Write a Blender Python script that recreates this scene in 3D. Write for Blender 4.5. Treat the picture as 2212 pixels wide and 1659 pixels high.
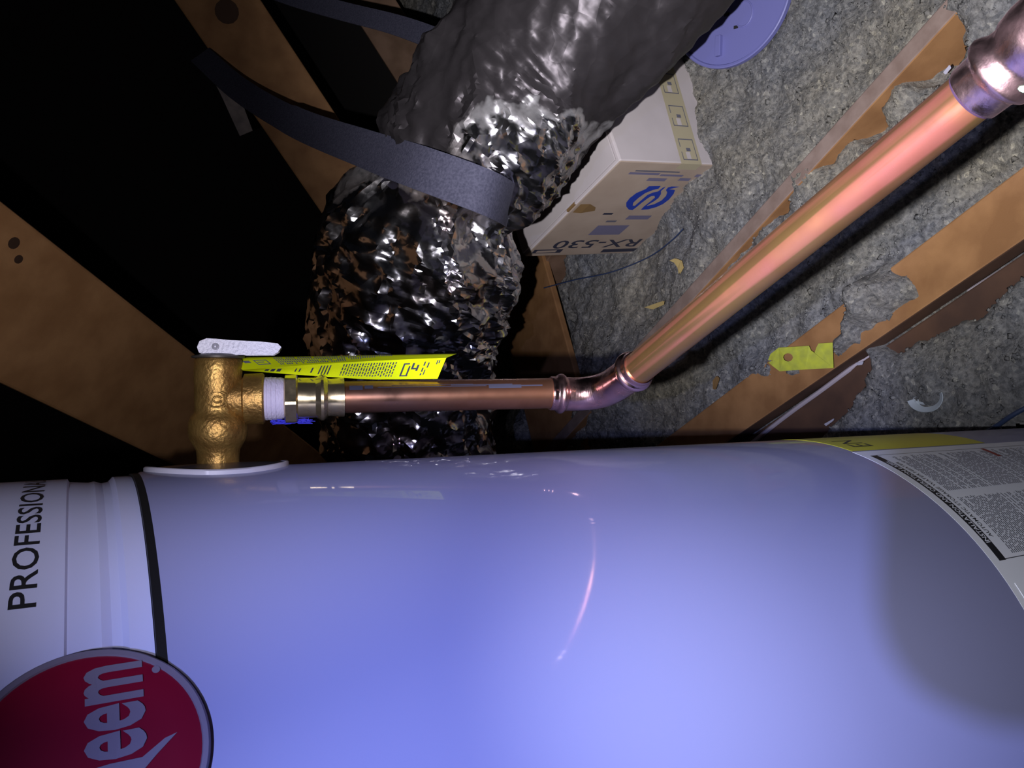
import bpy, bmesh, math, random
import numpy as np
from mathutils import Vector, Matrix

# ------------------------------------------------------------------ clear
for o in list(bpy.data.objects):
    bpy.data.objects.remove(o)
scene = bpy.context.scene
COL = scene.collection
random.seed(7)
rng = np.random.default_rng(7)

# ------------------------------------------------------------------ camera
# Z is up; the photograph was taken with the phone turned on its side, so
# image-left is up in the attic and image-right is down.
FPX, TILT, CAMZ = 1690.0, 0.5094, 1.32
CS, SN = math.cos(TILT), math.sin(TILT)
XI = Vector((0, -SN, -CS))          # image right
YI = Vector((-1, 0, 0))             # image down
ZI = Vector((0, CS, -SN))           # viewing direction
CAM = Vector((0, 0, CAMZ))
cd = bpy.data.cameras.new('camera'); cam = bpy.data.objects.new('camera', cd); COL.objects.link(cam)
cd.sensor_width = 36.0; cd.lens = FPX / 2212 * 36.0; cd.clip_start = 0.02; cd.clip_end = 50
cam.matrix_world = Matrix(((XI.x, -YI.x, -ZI.x, CAM.x), (XI.y, -YI.y, -ZI.y, CAM.y), (XI.z, -YI.z, -ZI.z, CAM.z), (0, 0, 0, 1)))
scene.camera = cam

def off(x, y, z):
    return CAM + XI * x + YI * y + ZI * z
def ray(u, v):
    return XI * ((u - 1106) / FPX) + YI * ((v - 829.5) / FPX) + ZI
def at(u, v, Z):
    return CAM + ray(u, v) * Z
def onz(u, v, z):
    d = ray(u, v); return CAM + d * ((z - CAMZ) / d.z)

# ------------------------------------------------------------------ light
w = bpy.data.worlds.new('attic_dark'); scene.world = w; w.use_nodes = True
w.node_tree.nodes['Background'].inputs[0].default_value = (0.35, 0.4, 0.6, 1)
w.node_tree.nodes['Background'].inputs[1].default_value = 0.003

def spot(name, loc, aim, watts, col, size, radius, blend=1.0):
    l = bpy.data.lights.new(name, 'SPOT'); l.energy = watts; l.color = col
    l.spot_size = math.radians(size); l.spot_blend = blend; l.shadow_soft_size = radius
    o = bpy.data.objects.new(name, l); COL.objects.link(o); o.location = loc
    o.rotation_euler = (Vector(aim) - Vector(loc)).to_track_quat('-Z', 'Y').to_euler()
    return o
# white hand torch beside the phone, pointed at the attic floor and the duct
spot('torch', off(-0.060, 0.024, 0.0), at(1610, -60, 1.5), 122, (1.0, 0.97, 1.0), 67, 0.004)
spot('rafter_fill', off(-0.060, 0.024, 0.0), at(560, 205, 1.0), 9.5, (0.95, 0.9, 0.95), 82, 0.004)  # unseen fill spot added to brighten the rafters and valve
spot('heater_fill', off(-0.060, 0.024, 0.0), off(0.50, 0.15, 0.70), 14.0, (0.94, 0.94, 1.0), 70, 0.004)  # added fill spot, lifts the phone-shadowed side of the heater
# violet-blue LED head lamp behind the phone
spot('head_lamp', off(-0.107, 0.009, -0.15), off(0.43, 0.23, 0.85), 24, (0.43, 0.49, 1.0), 84, 0.003)

vs = scene.view_settings
vs.view_transform = 'Standard'; vs.look = 'None'; vs.exposure = 0.0; vs.gamma = 1.0; vs.use_curve_mapping = False

# ------------------------------------------------------------------ materials
def lin(r, g, b):
    f = lambda c: (c / 255 / 12.92) if c <= 10 else ((c / 255 + 0.055) / 1.055) ** 2.4
    return (f(r), f(g), f(b), 1)
MATS = {}
def mat(name, c1, rough=0.6, metal=0.0, c2=None, nscale=20, stretch=(1, 1, 1), bump=0.0, bscale=60, coat=0.0,
        coat_rough=0.1, rough2=None, lo=0.35, hi=0.65, detail=6, kind='noise', bdist=0.002, spec=0.5, bkind='noise'):
    m = bpy.data.materials.new(name); m.use_nodes = True; MATS[name] = m
    nt = m.node_tree; N = nt.nodes; L = nt.links; b = N['Principled BSDF']
    c4 = lambda c: c if len(c) == 4 else (*c, 1)
    b.inputs['Base Color'].default_value = c4(c1); b.inputs['Roughness'].default_value = rough
    b.inputs['Metallic'].default_value = metal; b.inputs['Coat Weight'].default_value = coat
    b.inputs['Coat Roughness'].default_value = coat_rough; b.inputs['Specular IOR Level'].default_value = spec
    tc = N.new('ShaderNodeTexCoord'); mp = N.new('ShaderNodeMapping'); mp.inputs['Scale'].default_value = stretch
    L.new(tc.outputs['Object'], mp.inputs['Vector'])
    if c2 is not None:
        if kind == 'noise':
            t = N.new('ShaderNodeTexNoise'); t.inputs['Scale'].default_value = nscale; t.inputs['Detail'].default_value = detail
            src = t.outputs['Fac']
        else:
            t = N.new('ShaderNodeTexVoronoi'); t.inputs['Scale'].default_value = nscale
            sep = N.new('ShaderNodeSeparateColor'); L.new(t.outputs['Color'], sep.inputs[0]); src = sep.outputs[0]
        L.new(mp.outputs[0], t.inputs['Vector'])
        r = N.new('ShaderNodeValToRGB'); r.color_ramp.elements[0].position = lo; r.color_ramp.elements[1].position = hi
        r.color_ramp.elements[0].color = c4(c1); r.color_ramp.elements[1].color = c4(c2)
        L.new(src, r.inputs[0]); L.new(r.outputs[0], b.inputs['Base Color'])
        if rough2 is not None:
            mr = N.new('ShaderNodeMapRange'); mr.inputs['From Min'].default_value = lo; mr.inputs['From Max'].default_value = hi
            mr.inputs['To Min'].default_value = rough; mr.inputs['To Max'].default_value = rough2
            L.new(src, mr.inputs['Value']); L.new(mr.outputs[0], b.inputs['Roughness'])
    if bump:
        if bkind == 'noise':
            t2 = N.new('ShaderNodeTexNoise'); t2.inputs['Scale'].default_value = bscale; t2.inputs['Detail'].default_value = 5
            h = t2.outputs['Fac']
        else:
            t2 = N.new('ShaderNodeTexVoronoi'); t2.inputs['Scale'].default_value = bscale; h = t2.outputs['Distance']
        L.new(mp.outputs[0], t2.inputs['Vector'])
        bp = N.new('ShaderNodeBump'); bp.inputs['Strength'].default_value = bump; bp.inputs['Distance'].default_value = bdist
        L.new(h, bp.inputs['Height']); L.new(bp.outputs[0], b.inputs['Normal'])
    return m

mat('heater_paint', (0.27, 0.285, 0.50), 0.5, spec=0.25, coat=0.4, coat_rough=0.05, bump=0.02, bscale=900, bdist=0.0005)
mat('cap_plastic', (0.56, 0.60, 0.92), 0.5, c2=(0.53, 0.57, 0.88), nscale=8)
mat('black_rubber', (0.008, 0.008, 0.010), 0.55)
mat('badge_red', (0.17, 0.004, 0.022), 0.4, spec=0.2, coat=0.3, coat_rough=0.05)
mat('badge_silver', (0.20, 0.18, 0.26), 0.5, 0.3)
mat('print_black', (0.012, 0.012, 0.018), 0.6)
mat('print_navy', (0.03, 0.032, 0.06), 0.7)
mat('print_grey', (0.13, 0.13, 0.17), 0.7)
mat('print_blue', (0.012, 0.045, 0.40), 0.6)
mat('print_violet', (0.17, 0.16, 0.26), 0.7)
mat('print_red', (0.30, 0.03, 0.03), 0.6)
mat('label_white', (0.84, 0.87, 0.98), 0.6, spec=0.2)
mat('label_yellow', (0.62, 0.62, 0.03), 0.45)
mat('collar_plastic', (0.06, 0.06, 0.085), 0.35, coat=0.3, coat_rough=0.08)
mat('collar_edge', (0.42, 0.42, 0.52), 0.4)
mat('brass_cast', (0.42, 0.26, 0.075), 0.42, 0.8, c2=(0.26, 0.145, 0.04), nscale=90, bump=0.55, bscale=420, bdist=0.0012)
mat('brass_bright', (0.72, 0.60, 0.36), 0.17, 0.95, c2=(0.55, 0.44, 0.25), nscale=120, rough2=0.3)
mat('aluminium', (0.36, 0.36, 0.43), 0.5, 0.35, bump=0.2, bscale=500)
mat('dark_steel', (0.10, 0.09, 0.08), 0.4, 0.7)
mat('thread_tape', (0.50, 0.46, 0.60), 0.6, bump=0.4, bscale=1, stretch=(300, 300, 900))
mat('blue_fibre', (0.03, 0.03, 0.55), 0.7)
mat('tag_yellow', (0.58, 0.69, 0.006), 0.7, spec=0.05)
mat('copper_fitting', (0.72, 0.46, 0.44), 0.13, 1.0, c2=(0.50, 0.29, 0.28), nscale=70, rough2=0.32, bump=0.15, bscale=250, bdist=0.0008)
mat('copper_bright', (0.78, 0.53, 0.55), 0.20, 1.0, c2=(0.55, 0.35, 0.37), nscale=70, rough2=0.36, bump=0.3, bscale=200, bdist=0.001)
mat('wood_lit', (0.62, 0.33, 0.14), 0.75, c2=(0.46, 0.23, 0.09), nscale=3, stretch=(6, 6, 6), bump=0.15, bscale=120)  # brighter copy of the plain wood; missing light put into its colour
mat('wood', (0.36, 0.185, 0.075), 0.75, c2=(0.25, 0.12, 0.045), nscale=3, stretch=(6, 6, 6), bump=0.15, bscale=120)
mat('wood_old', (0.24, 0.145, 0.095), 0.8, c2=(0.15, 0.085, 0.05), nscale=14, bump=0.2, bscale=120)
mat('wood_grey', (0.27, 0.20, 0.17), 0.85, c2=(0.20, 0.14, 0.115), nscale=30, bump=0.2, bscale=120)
mat('wood_shaded', (0.10, 0.05, 0.03), 0.8, c2=(0.06, 0.03, 0.02), nscale=14)
mat('knot', (0.07, 0.035, 0.02), 0.8)
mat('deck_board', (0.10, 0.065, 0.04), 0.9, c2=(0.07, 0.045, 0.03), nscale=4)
mat('unlit_black', (0.012, 0.010, 0.010), 0.95)
mat('gypsum', (0.3, 0.3, 0.3), 0.9)
mat('card_lit', (0.56, 0.51, 0.52), 0.7, c2=(0.50, 0.455, 0.46), nscale=9)
mat('card_shaded', (0.46, 0.365, 0.295), 0.75, c2=(0.40, 0.31, 0.245), nscale=11)
mat('packing_tape', (0.45, 0.40, 0.27), 0.35)
mat('plain_brown', (0.22, 0.13, 0.05), 0.7)
mat('webbing', (0.075, 0.075, 0.115), 0.8, spec=0.2, c2=(0.045, 0.046, 0.075), nscale=300, bump=0.5, bscale=500, bdist=0.001)
mat('webbing_dusty', (0.22, 0.19, 0.18), 0.85, c2=(0.15, 0.13, 0.13), nscale=60, bump=0.5, bscale=500, bdist=0.001)
mat('lid_plastic', (0.16, 0.165, 0.42), 0.5)
mat('slot_black', (0.01, 0.01, 0.015), 0.8)
mat('scrap_yellow', (0.55, 0.60, 0.06), 0.6, c2=(0.42, 0.46, 0.07), nscale=60)
mat('pale_plastic', (0.45, 0.52, 0.62), 0.5)
mat('white_scrap', (0.42, 0.41, 0.50), 0.6)
mat('cable_sheath', (0.42, 0.37, 0.42), 0.6)
mat('blue_wire', (0.03, 0.05, 0.12), 0.5)
mat('chip_wood', (0.50, 0.38, 0.15), 0.8)
mat('phone_black', (0.02, 0.02, 0.02), 0.5)
mat('pipe_ink', (0.035, 0.035, 0.055), 0.6, spec=0.2)
mat('green_mark', (0.25, 0.62, 0.38), 0.6)
mat('marker_ink', (0.02, 0.012, 0.025), 1.0, spec=0.0)

def insulation_material():
    m = bpy.data.materials.new('loose_insulation'); m.use_nodes = True; MATS['loose_insulation'] = m
    nt = m.node_tree; N = nt.nodes; L = nt.links; b = N['Principled BSDF']
    b.inputs['Roughness'].default_value = 0.95; b.inputs['Specular IOR Level'].default_value = 0.1
    tc = N.new('ShaderNodeTexCoord')
    def ramp(stops):
        r = N.new('ShaderNodeValToRGB'); e = r.color_ramp.elements
        while len(e) < len(stops): e.new(0.5)
        for el, (p, c) in zip(e, stops): el.position = p; el.color = c
        return r
    n1 = N.new('ShaderNodeTexNoise'); n1.inputs['Scale'].default_value = 120; n1.inputs['Detail'].default_value = 9; n1.inputs['Roughness'].default_value = 0.7
    v = N.new('ShaderNodeTexVoronoi'); v.inputs['Scale'].default_value = 150
    n2 = N.new('ShaderNodeTexNoise'); n2.inputs['Scale'].default_value = 3.5; n2.inputs['Detail'].default_value = 4
    nd = N.new('ShaderNodeTexNoise'); nd.inputs['Scale'].default_value = 30
    add = N.new('ShaderNodeMixRGB'); add.blend_type = 'ADD'; add.inputs[0].default_value = 0.02
    L.new(tc.outputs['Object'], nd.inputs['Vector']); L.new(tc.outputs['Object'], add.inputs[1]); L.new(nd.outputs['Color'], add.inputs[2])
    for t in (n1, n2): L.new(tc.outputs['Object'], t.inputs['Vector'])
    L.new(add.outputs[0], v.inputs['Vector'])
    r1 = ramp([(0.30, (0.12, 0.12, 0.122, 1)), (0.5, (0.27, 0.27, 0.27, 1)), (0.72, (0.43, 0.43, 0.425, 1))])
    L.new(n1.outputs['Fac'], r1.inputs[0])
    sep = N.new('ShaderNodeSeparateColor'); L.new(v.outputs['Color'], sep.inputs[0])
    r2 = ramp([(0.0, (0.7, 0.71, 0.73, 1)), (0.5, (1.0, 0.99, 0.97, 1)), (0.95, (1.15, 1.13, 1.08, 1)), (1.0, (1.7, 1.65, 1.5, 1))])
    L.new(sep.outputs[0], r2.inputs[0])
    mx = N.new('ShaderNodeMixRGB'); mx.blend_type = 'MULTIPLY'; mx.inputs[0].default_value = 1
    L.new(r1.outputs[0], mx.inputs[1]); L.new(r2.outputs[0], mx.inputs[2])
    r3 = ramp([(0.35, (0.86, 0.90, 1.0, 1)), (0.65, (1.12, 1.06, 0.92, 1))]); L.new(n2.outputs['Fac'], r3.inputs[0])
    mx2 = N.new('ShaderNodeMixRGB'); mx2.blend_type = 'MULTIPLY'; mx2.inputs[0].default_value = 1
    L.new(mx.outputs[0], mx2.inputs[1]); L.new(r3.outputs[0], mx2.inputs[2]); L.new(mx2.outputs[0], b.inputs['Base Color'])
    bp = N.new('ShaderNodeBump'); bp.inputs['Strength'].default_value = 1.0; bp.inputs['Distance'].default_value = 0.007
    L.new(n1.outputs['Fac'], bp.inputs['Height']); L.new(bp.outputs[0], b.inputs['Normal'])
insulation_material()

def foil_material():
    m = bpy.data.materials.new('foil_jacket'); m.use_nodes = True; MATS['foil_jacket'] = m
    nt = m.node_tree; N = nt.nodes; L = nt.links; b = N['Principled BSDF']
    b.inputs['Specular IOR Level'].default_value = 0.10
    tc = N.new('ShaderNodeTexCoord')
    n = N.new('ShaderNodeTexNoise'); n.inputs['Scale'].default_value = 7; n.inputs['Detail'].default_value = 5
    L.new(tc.outputs['Object'], n.inputs['Vector'])
    sx = N.new('ShaderNodeSeparateXYZ'); L.new(tc.outputs['Object'], sx.inputs[0])
    # foil turns darker, duller and rougher along the upper run of the duct
    ad0 = N.new('ShaderNodeMath'); ad0.operation = 'MULTIPLY_ADD'; ad0.inputs[1].default_value = 0.55; L.new(n.outputs['Fac'], ad0.inputs[0]); L.new(sx.outputs[0], ad0.inputs[2])
    du = N.new('ShaderNodeMapRange'); du.inputs['From Min'].default_value = 0.355; du.inputs['From Max'].default_value = 0.40; L.new(ad0.outputs[0], du.inputs['Value'])
    r = N.new('ShaderNodeValToRGB'); r.color_ramp.elements[0].position = 0.42; r.color_ramp.elements[1].position = 0.62
    r.color_ramp.elements[0].color = (0.92, 0.91, 0.95, 1); r.color_ramp.elements[1].color = (0.55, 0.46, 0.43, 1)
    L.new(n.outputs['Fac'], r.inputs[0])
    mx = N.new('ShaderNodeMixRGB'); mx.inputs[2].default_value = (0.040, 0.036, 0.040, 1); L.new(du.outputs[0], mx.inputs[0]); L.new(r.outputs[0], mx.inputs[1])
    L.new(mx.outputs[0], b.inputs['Base Color'])
    me_ = N.new('ShaderNodeMapRange'); me_.inputs['To Min'].default_value = 1.0; me_.inputs['To Max'].default_value = 0.55
    L.new(du.outputs[0], me_.inputs['Value']); L.new(me_.outputs[0], b.inputs['Metallic'])
    mr = N.new('ShaderNodeMapRange'); mr.inputs['To Min'].default_value = 0.19; mr.inputs['To Max'].default_value = 0.40
    L.new(du.outputs[0], mr.inputs['Value']); L.new(mr.outputs[0], b.inputs['Roughness'])
    v = N.new('ShaderNodeTexVoronoi'); v.inputs['Scale'].default_value = 32; v.feature = 'F1'
    n3 = N.new('ShaderNodeTexNoise'); n3.inputs['Scale'].default_value = 20; n3.inputs['Detail'].default_value = 3
    for t in (v, n3): L.new(tc.outputs['Object'], t.inputs['Vector'])
    ad = N.new('ShaderNodeMath'); ad.operation = 'ADD'; L.new(v.outputs['Distance'], ad.inputs[0]); L.new(n3.outputs['Fac'], ad.inputs[1])
    bp = N.new('ShaderNodeBump'); bp.inputs['Strength'].default_value = 0.35; bp.inputs['Distance'].default_value = 0.006
    L.new(ad.outputs[0], bp.inputs['Height']); L.new(bp.outputs[0], b.inputs['Normal'])
foil_material()

def copper_material(name, base, dark, tarnish):
    m = bpy.data.materials.new(name); m.use_nodes = True; MATS[name] = m
    nt = m.node_tree; N = nt.nodes; L = nt.links; b = N['Principled BSDF']
    b.inputs['Metallic'].default_value = 0.9
    tc = N.new('ShaderNodeTexCoord')
    n = N.new('ShaderNodeTexNoise'); n.inputs['Scale'].default_value = 38; n.inputs['Detail'].default_value = 6
    n2 = N.new('ShaderNodeTexNoise'); n2.inputs['Scale'].default_value = 14; n2.inputs['Detail'].default_value = 3
    for t in (n, n2): L.new(tc.outputs['Object'], t.inputs['Vector'])
    r = N.new('ShaderNodeValToRGB'); r.color_ramp.elements[0].position = 0.38; r.color_ramp.elements[1].position = 0.66
    r.color_ramp.elements[0].color = dark; r.color_ramp.elements[1].color = base
    L.new(n.outputs['Fac'], r.inputs[0])
    r2 = N.new('ShaderNodeValToRGB'); r2.color_ramp.elements[0].position = 0.45; r2.color_ramp.elements[1].position = 0.6
    r2.color_ramp.elements[0].color = (0, 0, 0, 1); r2.color_ramp.elements[1].color = (0.55, 0.55, 0.55, 1)
    L.new(n2.outputs['Fac'], r2.inputs[0])
    mx = N.new('ShaderNodeMixRGB'); L.new(r2.outputs[0], mx.inputs[0]); L.new(r.outputs[0], mx.inputs[1]); mx.inputs[2].default_value = tarnish
    L.new(mx.outputs[0], b.inputs['Base Color'])
    mr = N.new('ShaderNodeMapRange'); mr.inputs['From Min'].default_value = 0.35; mr.inputs['From Max'].default_value = 0.7
    mr.inputs['To Min'].default_value = 0.40; mr.inputs['To Max'].default_value = 0.22
    L.new(n.outputs['Fac'], mr.inputs['Value']); L.new(mr.outputs[0], b.inputs['Roughness'])
copper_material('copper_dull', (0.33, 0.155, 0.095, 1), (0.20, 0.09, 0.052, 1), (0.29, 0.165, 0.12, 1))
copper_material('copper_pink', (0.47, 0.205, 0.16, 1), (0.29, 0.125, 0.085, 1), (0.34, 0.205, 0.095, 1))

# ------------------------------------------------------------------ mesh helpers
ORG = {}
def finish(o, smooth, bevel=0.0):
    if smooth:
        for p in o.data.polygons: p.use_smooth = True
        o.data.set_sharp_from_angle(angle=math.radians(smooth if smooth is not True else 40))
    if bevel:
        b = o.modifiers.new('bevel', 'BEVEL'); b.width = bevel; b.segments = 2; b.limit_method = 'ANGLE'
def obj(name, verts, faces, m, parent=None, smooth=False, bevel=0.0, label=None, cat=None, group=None, kind=None, origin=None):
    me = bpy.data.meshes.new(name)
    if parent is not None: org = ORG[parent.name]
    elif origin is not None: org = Vector(origin)
    else:
        a = np.array([tuple(v) for v in verts]); mn, mxx = a.min(0), a.max(0)
        org = Vector(((mn[0] + mxx[0]) / 2, (mn[1] + mxx[1]) / 2, mn[2]))
    vs_ = (np.array([tuple(v) for v in verts], dtype=float) - np.array(org)).tolist()
    me.from_pydata(vs_, [], [tuple(int(i) for i in f) for f in faces]); me.update()
    o = bpy.data.objects.new(name, me); COL.objects.link(o)
    ms = m if isinstance(m, list) else [m]
    for x in ms: me.materials.append(MATS[x] if isinstance(x, str) else x)
    if parent is not None: o.parent = parent
    else: o.location = org
    ORG[o.name] = org
    finish(o, smooth, bevel)
    tag(o, label, cat, group, kind)
    return o
def tag(o, label=None, cat=None, group=None, kind=None):
    if label: o['label'] = label
    if cat: o['category'] = cat
    if group: o['group'] = group
    if kind: o['kind'] = kind
def thing(name, loc, label, cat, group=None, kind=None):
    o = bpy.data.objects.new(name, None); COL.objects.link(o); o.location = loc; o.empty_display_size = 0.05
    ORG[o.name] = Vector(loc); tag(o, label, cat, group, kind); return o

class MB:
    def __init__(s): s.v = []; s.f = []
    def add(s, v, f):
        n = len(s.v); s.v += [tuple(x) for x in v]; s.f += [tuple(i + n for i in q) for q in f]; return s
def frames(pts):
    pts = [Vector(p) for p in pts]; T = []
    for i in range(len(pts)):
        a = pts[max(i - 1, 0)]; b = pts[min(i + 1, len(pts) - 1)]; T.append((b - a).normalized())
    up = Vector((0.13, 0.21, 0.97)); n = (up - T[0] * up.dot(T[0])).normalized(); out = []
    for t in T:
        n = (n - t * n.dot(t)).normalized(); out.append((t, n, t.cross(n)))
    return pts, out
def sweep(pts, radii, seg=32, cap=True, hexes=None):
    pts, fr = frames(pts); v = []; f = []
    for p, (t, n, b), r in zip(pts, fr, radii):
        for k in range(seg):
            a = 2 * math.pi * k / seg; rr = r(a) if callable(r) else r
            v.append(p + n * (rr * math.cos(a)) + b * (rr * math.sin(a)))
    m = len(pts)
    for i in range(m - 1):
        for k in range(seg):
            k2 = (k + 1) % seg; f.append((i * seg + k, i * seg + k2, (i + 1) * seg + k2, (i + 1) * seg + k))
    if cap:
        f.append(tuple(range(seg - 1, -1, -1))); f.append(tuple((m - 1) * seg + k for k in range(seg)))
    return v, f
def lathe(o, axis, prof, seg=40):
    axis = Vector(axis).normalized(); return sweep_prof([Vector(o) + axis * t for t, r in prof], axis, [r for t, r in prof], seg)
def sweep_prof(pts, axis, radii, seg):
    up = Vector((0.13, 0.21, 0.97)) if abs(axis.z) < 0.8 else Vector((1, 0.1, 0.05))
    n = (up - axis * up.dot(axis)).normalized(); b = axis.cross(n); v = []; f = []
    for p, r in zip(pts, radii):
        for k in range(seg):
            a = 2 * math.pi * k / seg; rr = r(a) if callable(r) else r
            v.append(p + n * (rr * math.cos(a)) + b * (rr * math.sin(a)))
    m = len(pts)
    for i in range(m - 1):
        for k in range(seg):
            k2 = (k + 1) % seg; f.append((i * seg + k, i * seg + k2, (i + 1) * seg + k2, (i + 1) * seg + k))
    f.append(tuple(range(seg - 1, -1, -1))); f.append(tuple((m - 1) * seg + k for k in range(seg)))
    return v, f
def box_axes(o, ex, ey, ez):
    o, ex, ey, ez = map(Vector, (o, ex, ey, ez))
    v = [o + ex * i + ey * j + ez * k for k in (0, 1) for j in (0, 1) for i in (0, 1)]
    f = [(0, 2, 3, 1), (4, 5, 7, 6), (0, 1, 5, 4), (2, 6, 7, 3), (0, 4, 6, 2), (1, 3, 7, 5)]
    if ex.cross(ey).dot(ez) < 0: f = [tuple(reversed(q)) for q in f]
    return v, f
def ribbon(pts, wdirs, widths, thick):
    """flat band through pts; wdirs across it"""
    pts = [Vector(p) for p in pts]; v = []; f = []; n = len(pts)
    for i, p in enumerate(pts):
        t = (pts[min(i + 1, n - 1)] - pts[max(i - 1, 0)]).normalized(); wd = Vector(wdirs[i])
        wd = (wd - t * wd.dot(t)).normalized(); nn = t.cross(wd)
        h = widths[i] / 2
        v += [p + wd * h + nn * thick / 2, p - wd * h + nn * thick / 2, p - wd * h - nn * thick / 2, p + wd * h - nn * thick / 2]
    for i in range(n - 1):
        a = i * 4; b = a + 4
        for k in range(4):
            k2 = (k + 1) % 4; f.append((a + k, a + k2, b + k2, b + k))
    f.append((3, 2, 1, 0)); e = (n - 1) * 4; f.append((e, e + 1, e + 2, e + 3))
    return v, f
def spline(pts, n):
    P = np.array([list(p) for p in pts], float); P = np.vstack([2 * P[0] - P[1], P, 2 * P[-1] - P[-2]]); out = []
    m = len(P) - 3
    for i in range(n):
        s = i / (n - 1) * m; k = min(int(s), m - 1); t = s - k
        a, b, c, d = P[k:k + 4]
        out.append(0.5 * ((2 * b) + (-a + c) * t + (2 * a - 5 * b + 4 * c - d) * t * t + (-a + 3 * b - 3 * c + d) * t ** 3))
    return np.array(out)
def text2d(s, size=1.0, bold=0.0):
    cu = bpy.data.curves.new('t', 'FONT'); cu.body = s; cu.size = size; cu.resolution_u = 3; cu.offset = bold
    o = bpy.data.objects.new('t', cu); COL.objects.link(o); bpy.context.view_layer.update()
    dg = bpy.context.evaluated_depsgraph_get(); me = bpy.data.meshes.new_from_object(o.evaluated_get(dg))
    v = np.array([tuple(x.co)[:2] for x in me.vertices]); f = [tuple(p.vertices) for p in me.polygons]
    bpy.data.objects.remove(o); bpy.data.meshes.remove(me)
    return v, f
def poly2d(outline, holes=()):
    cu = bpy.data.curves.new('p', 'CURVE'); cu.dimensions = '2D'; cu.fill_mode = 'BOTH'
    for pl in [outline, *holes]:
        s = cu.splines.new('POLY'); s.points.add(len(pl) - 1)
        for q, (x, y) in zip(s.points, pl): q.co = (x, y, 0, 1)
        s.use_cyclic_u = True
    o = bpy.data.objects.new('p', cu); COL.objects.link(o); bpy.context.view_layer.update()
    dg = bpy.context.evaluated_depsgraph_get(); me = bpy.data.meshes.new_from_object(o.evaluated_get(dg))
    v = np.array([tuple(x.co)[:2] for x in me.vertices]); f = [tuple(p.vertices) for p in me.polygons]
    bpy.data.objects.remove(o); bpy.data.meshes.remove(me)
    return v, f
def fit2d(v, x0, x1, y0, y1):
    v = v.copy(); mn = v.min(0); mx = v.max(0)
    v[:, 0] = x0 + (v[:, 0] - mn[0]) / (mx[0] - mn[0]) * (x1 - x0); v[:, 1] = y0 + (v[:, 1] - mn[1]) / (mx[1] - mn[1]) * (y1 - y0)
    return v
_PT = rng.random((256, 256))
def vnoise(x, y):
    x = np.asarray(x, float); y = np.asarray(y, float)
    xi = np.floor(x).astype(int); yi = np.floor(y).astype(int); fx = x - xi; fy = y - yi
    fx = fx * fx * fx * (fx * (fx * 6 - 15) + 10); fy = fy * fy * fy * (fy * (fy * 6 - 15) + 10)
    g = lambda a, b: _PT[a % 256, b % 256]
    return (g(xi, yi) * (1 - fx) + g(xi + 1, yi) * fx) * (1 - fy) + (g(xi, yi + 1) * (1 - fx) + g(xi + 1, yi + 1) * fx) * fy - 0.5
def fbm(x, y, o=4):
    s = 0; a = 1.0
    for i in range(o): s = s + a * vnoise(x * 2 ** i + 17.3 * i, y * 2 ** i + 5.1 * i); a *= 0.5
    return s

# ------------------------------------------------------------------ setting: floor, joists, roof
CX, CY, RAD = -0.2954, 0.5229, 0.241          # heater axis and radius
ft = box_axes((-2.2, -0.6, -0.013), (5.2, 0, 0), (0, 6.0, 0), (0, 0, 0.013))
floor = obj('floor', *ft, 'gypsum', kind='structure')

def beam(name, a, b, width, thick, wdir, m, parent, label=None, bevel=0.004):
    """board from a to b (centre of its front face); wdir across the front face; thickness goes back from the face"""
    a = Vector(a); b = Vector(b); t = (b - a).normalized(); wd = Vector(wdir); wd = (wd - t * wd.dot(t)).normalized()
    n = t.cross(wd).normalized()
    if n.dot(CAM - (a + b) / 2) > 0: n = -n
    o = a - wd * width / 2
    return obj(name, *box_axes(o, b - a, wd * width, n * thick), m, parent, bevel=bevel, label=label)
def extend(a, b, t0, t1):
    a = Vector(a); b = Vector(b); return a + (b - a) * t0, a + (b - a) * t1

JT = 0.125                                     # level of the joist tops
def joist(name, p, q, width, top, depth, t0, t1, m, label):
    a, b = extend((p[0], p[1], top), (q[0], q[1], top), t0, t1)
    d = (b - a).normalized(); wd = Vector((d.y, -d.x, 0))
    return obj(name, *box_axes(a - wd * width / 2 - Vector((0, 0, depth)), b - a, wd * width, (0, 0, depth)), m, floor, bevel=0.003, label=label)
jg = joist('joist', (0.578, 0.725), (0.141, 1.389), 0.032, JT + 0.020, 0.14, -0.25, 2.2, 'wood_grey', 'weathered joist edge running past the box')
jg.data.materials.append(MATS['wood'])
for p in jg.data.polygons:
    if abs(p.normal.z) < .5: p.material_index = 1
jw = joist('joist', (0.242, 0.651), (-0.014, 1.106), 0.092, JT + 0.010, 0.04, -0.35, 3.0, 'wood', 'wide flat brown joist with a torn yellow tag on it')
jw.data.materials.append(MATS['wood_shaded'])  # side faces darkened: shade of the gap put into the colour
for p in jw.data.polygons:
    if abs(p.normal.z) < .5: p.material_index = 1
joist('joist', (0.160, 0.604), (-0.096, 1.059), 0.088, 0.104, 0.10, -0.35, 3.0, 'wood_shaded', 'lower dark board beside the wide joist')  # dark colour carries the shade this lower board lies in
joist('joist', (-0.60, 1.66), (0.62, 2.26), 0.30, 0.115, 0.02, 0.0, 1.0, 'wood', 'brown walk board behind the foil duct')
joist('joist', (1.02, 1.0), (0.58, 1.67), 0.038, JT - 0.02, 0.10, -0.25, 2.6, 'wood_old', None)

wall = obj('wall_back', *box_axes((-2.2, 3.10, 0.0), (5.2, 0, 0), (0, 0.02, 0), (0, 0, 4.4)), 'unlit_black', kind='structure')  # near-black sheet stands in for the unlit depth of the attic
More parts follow.
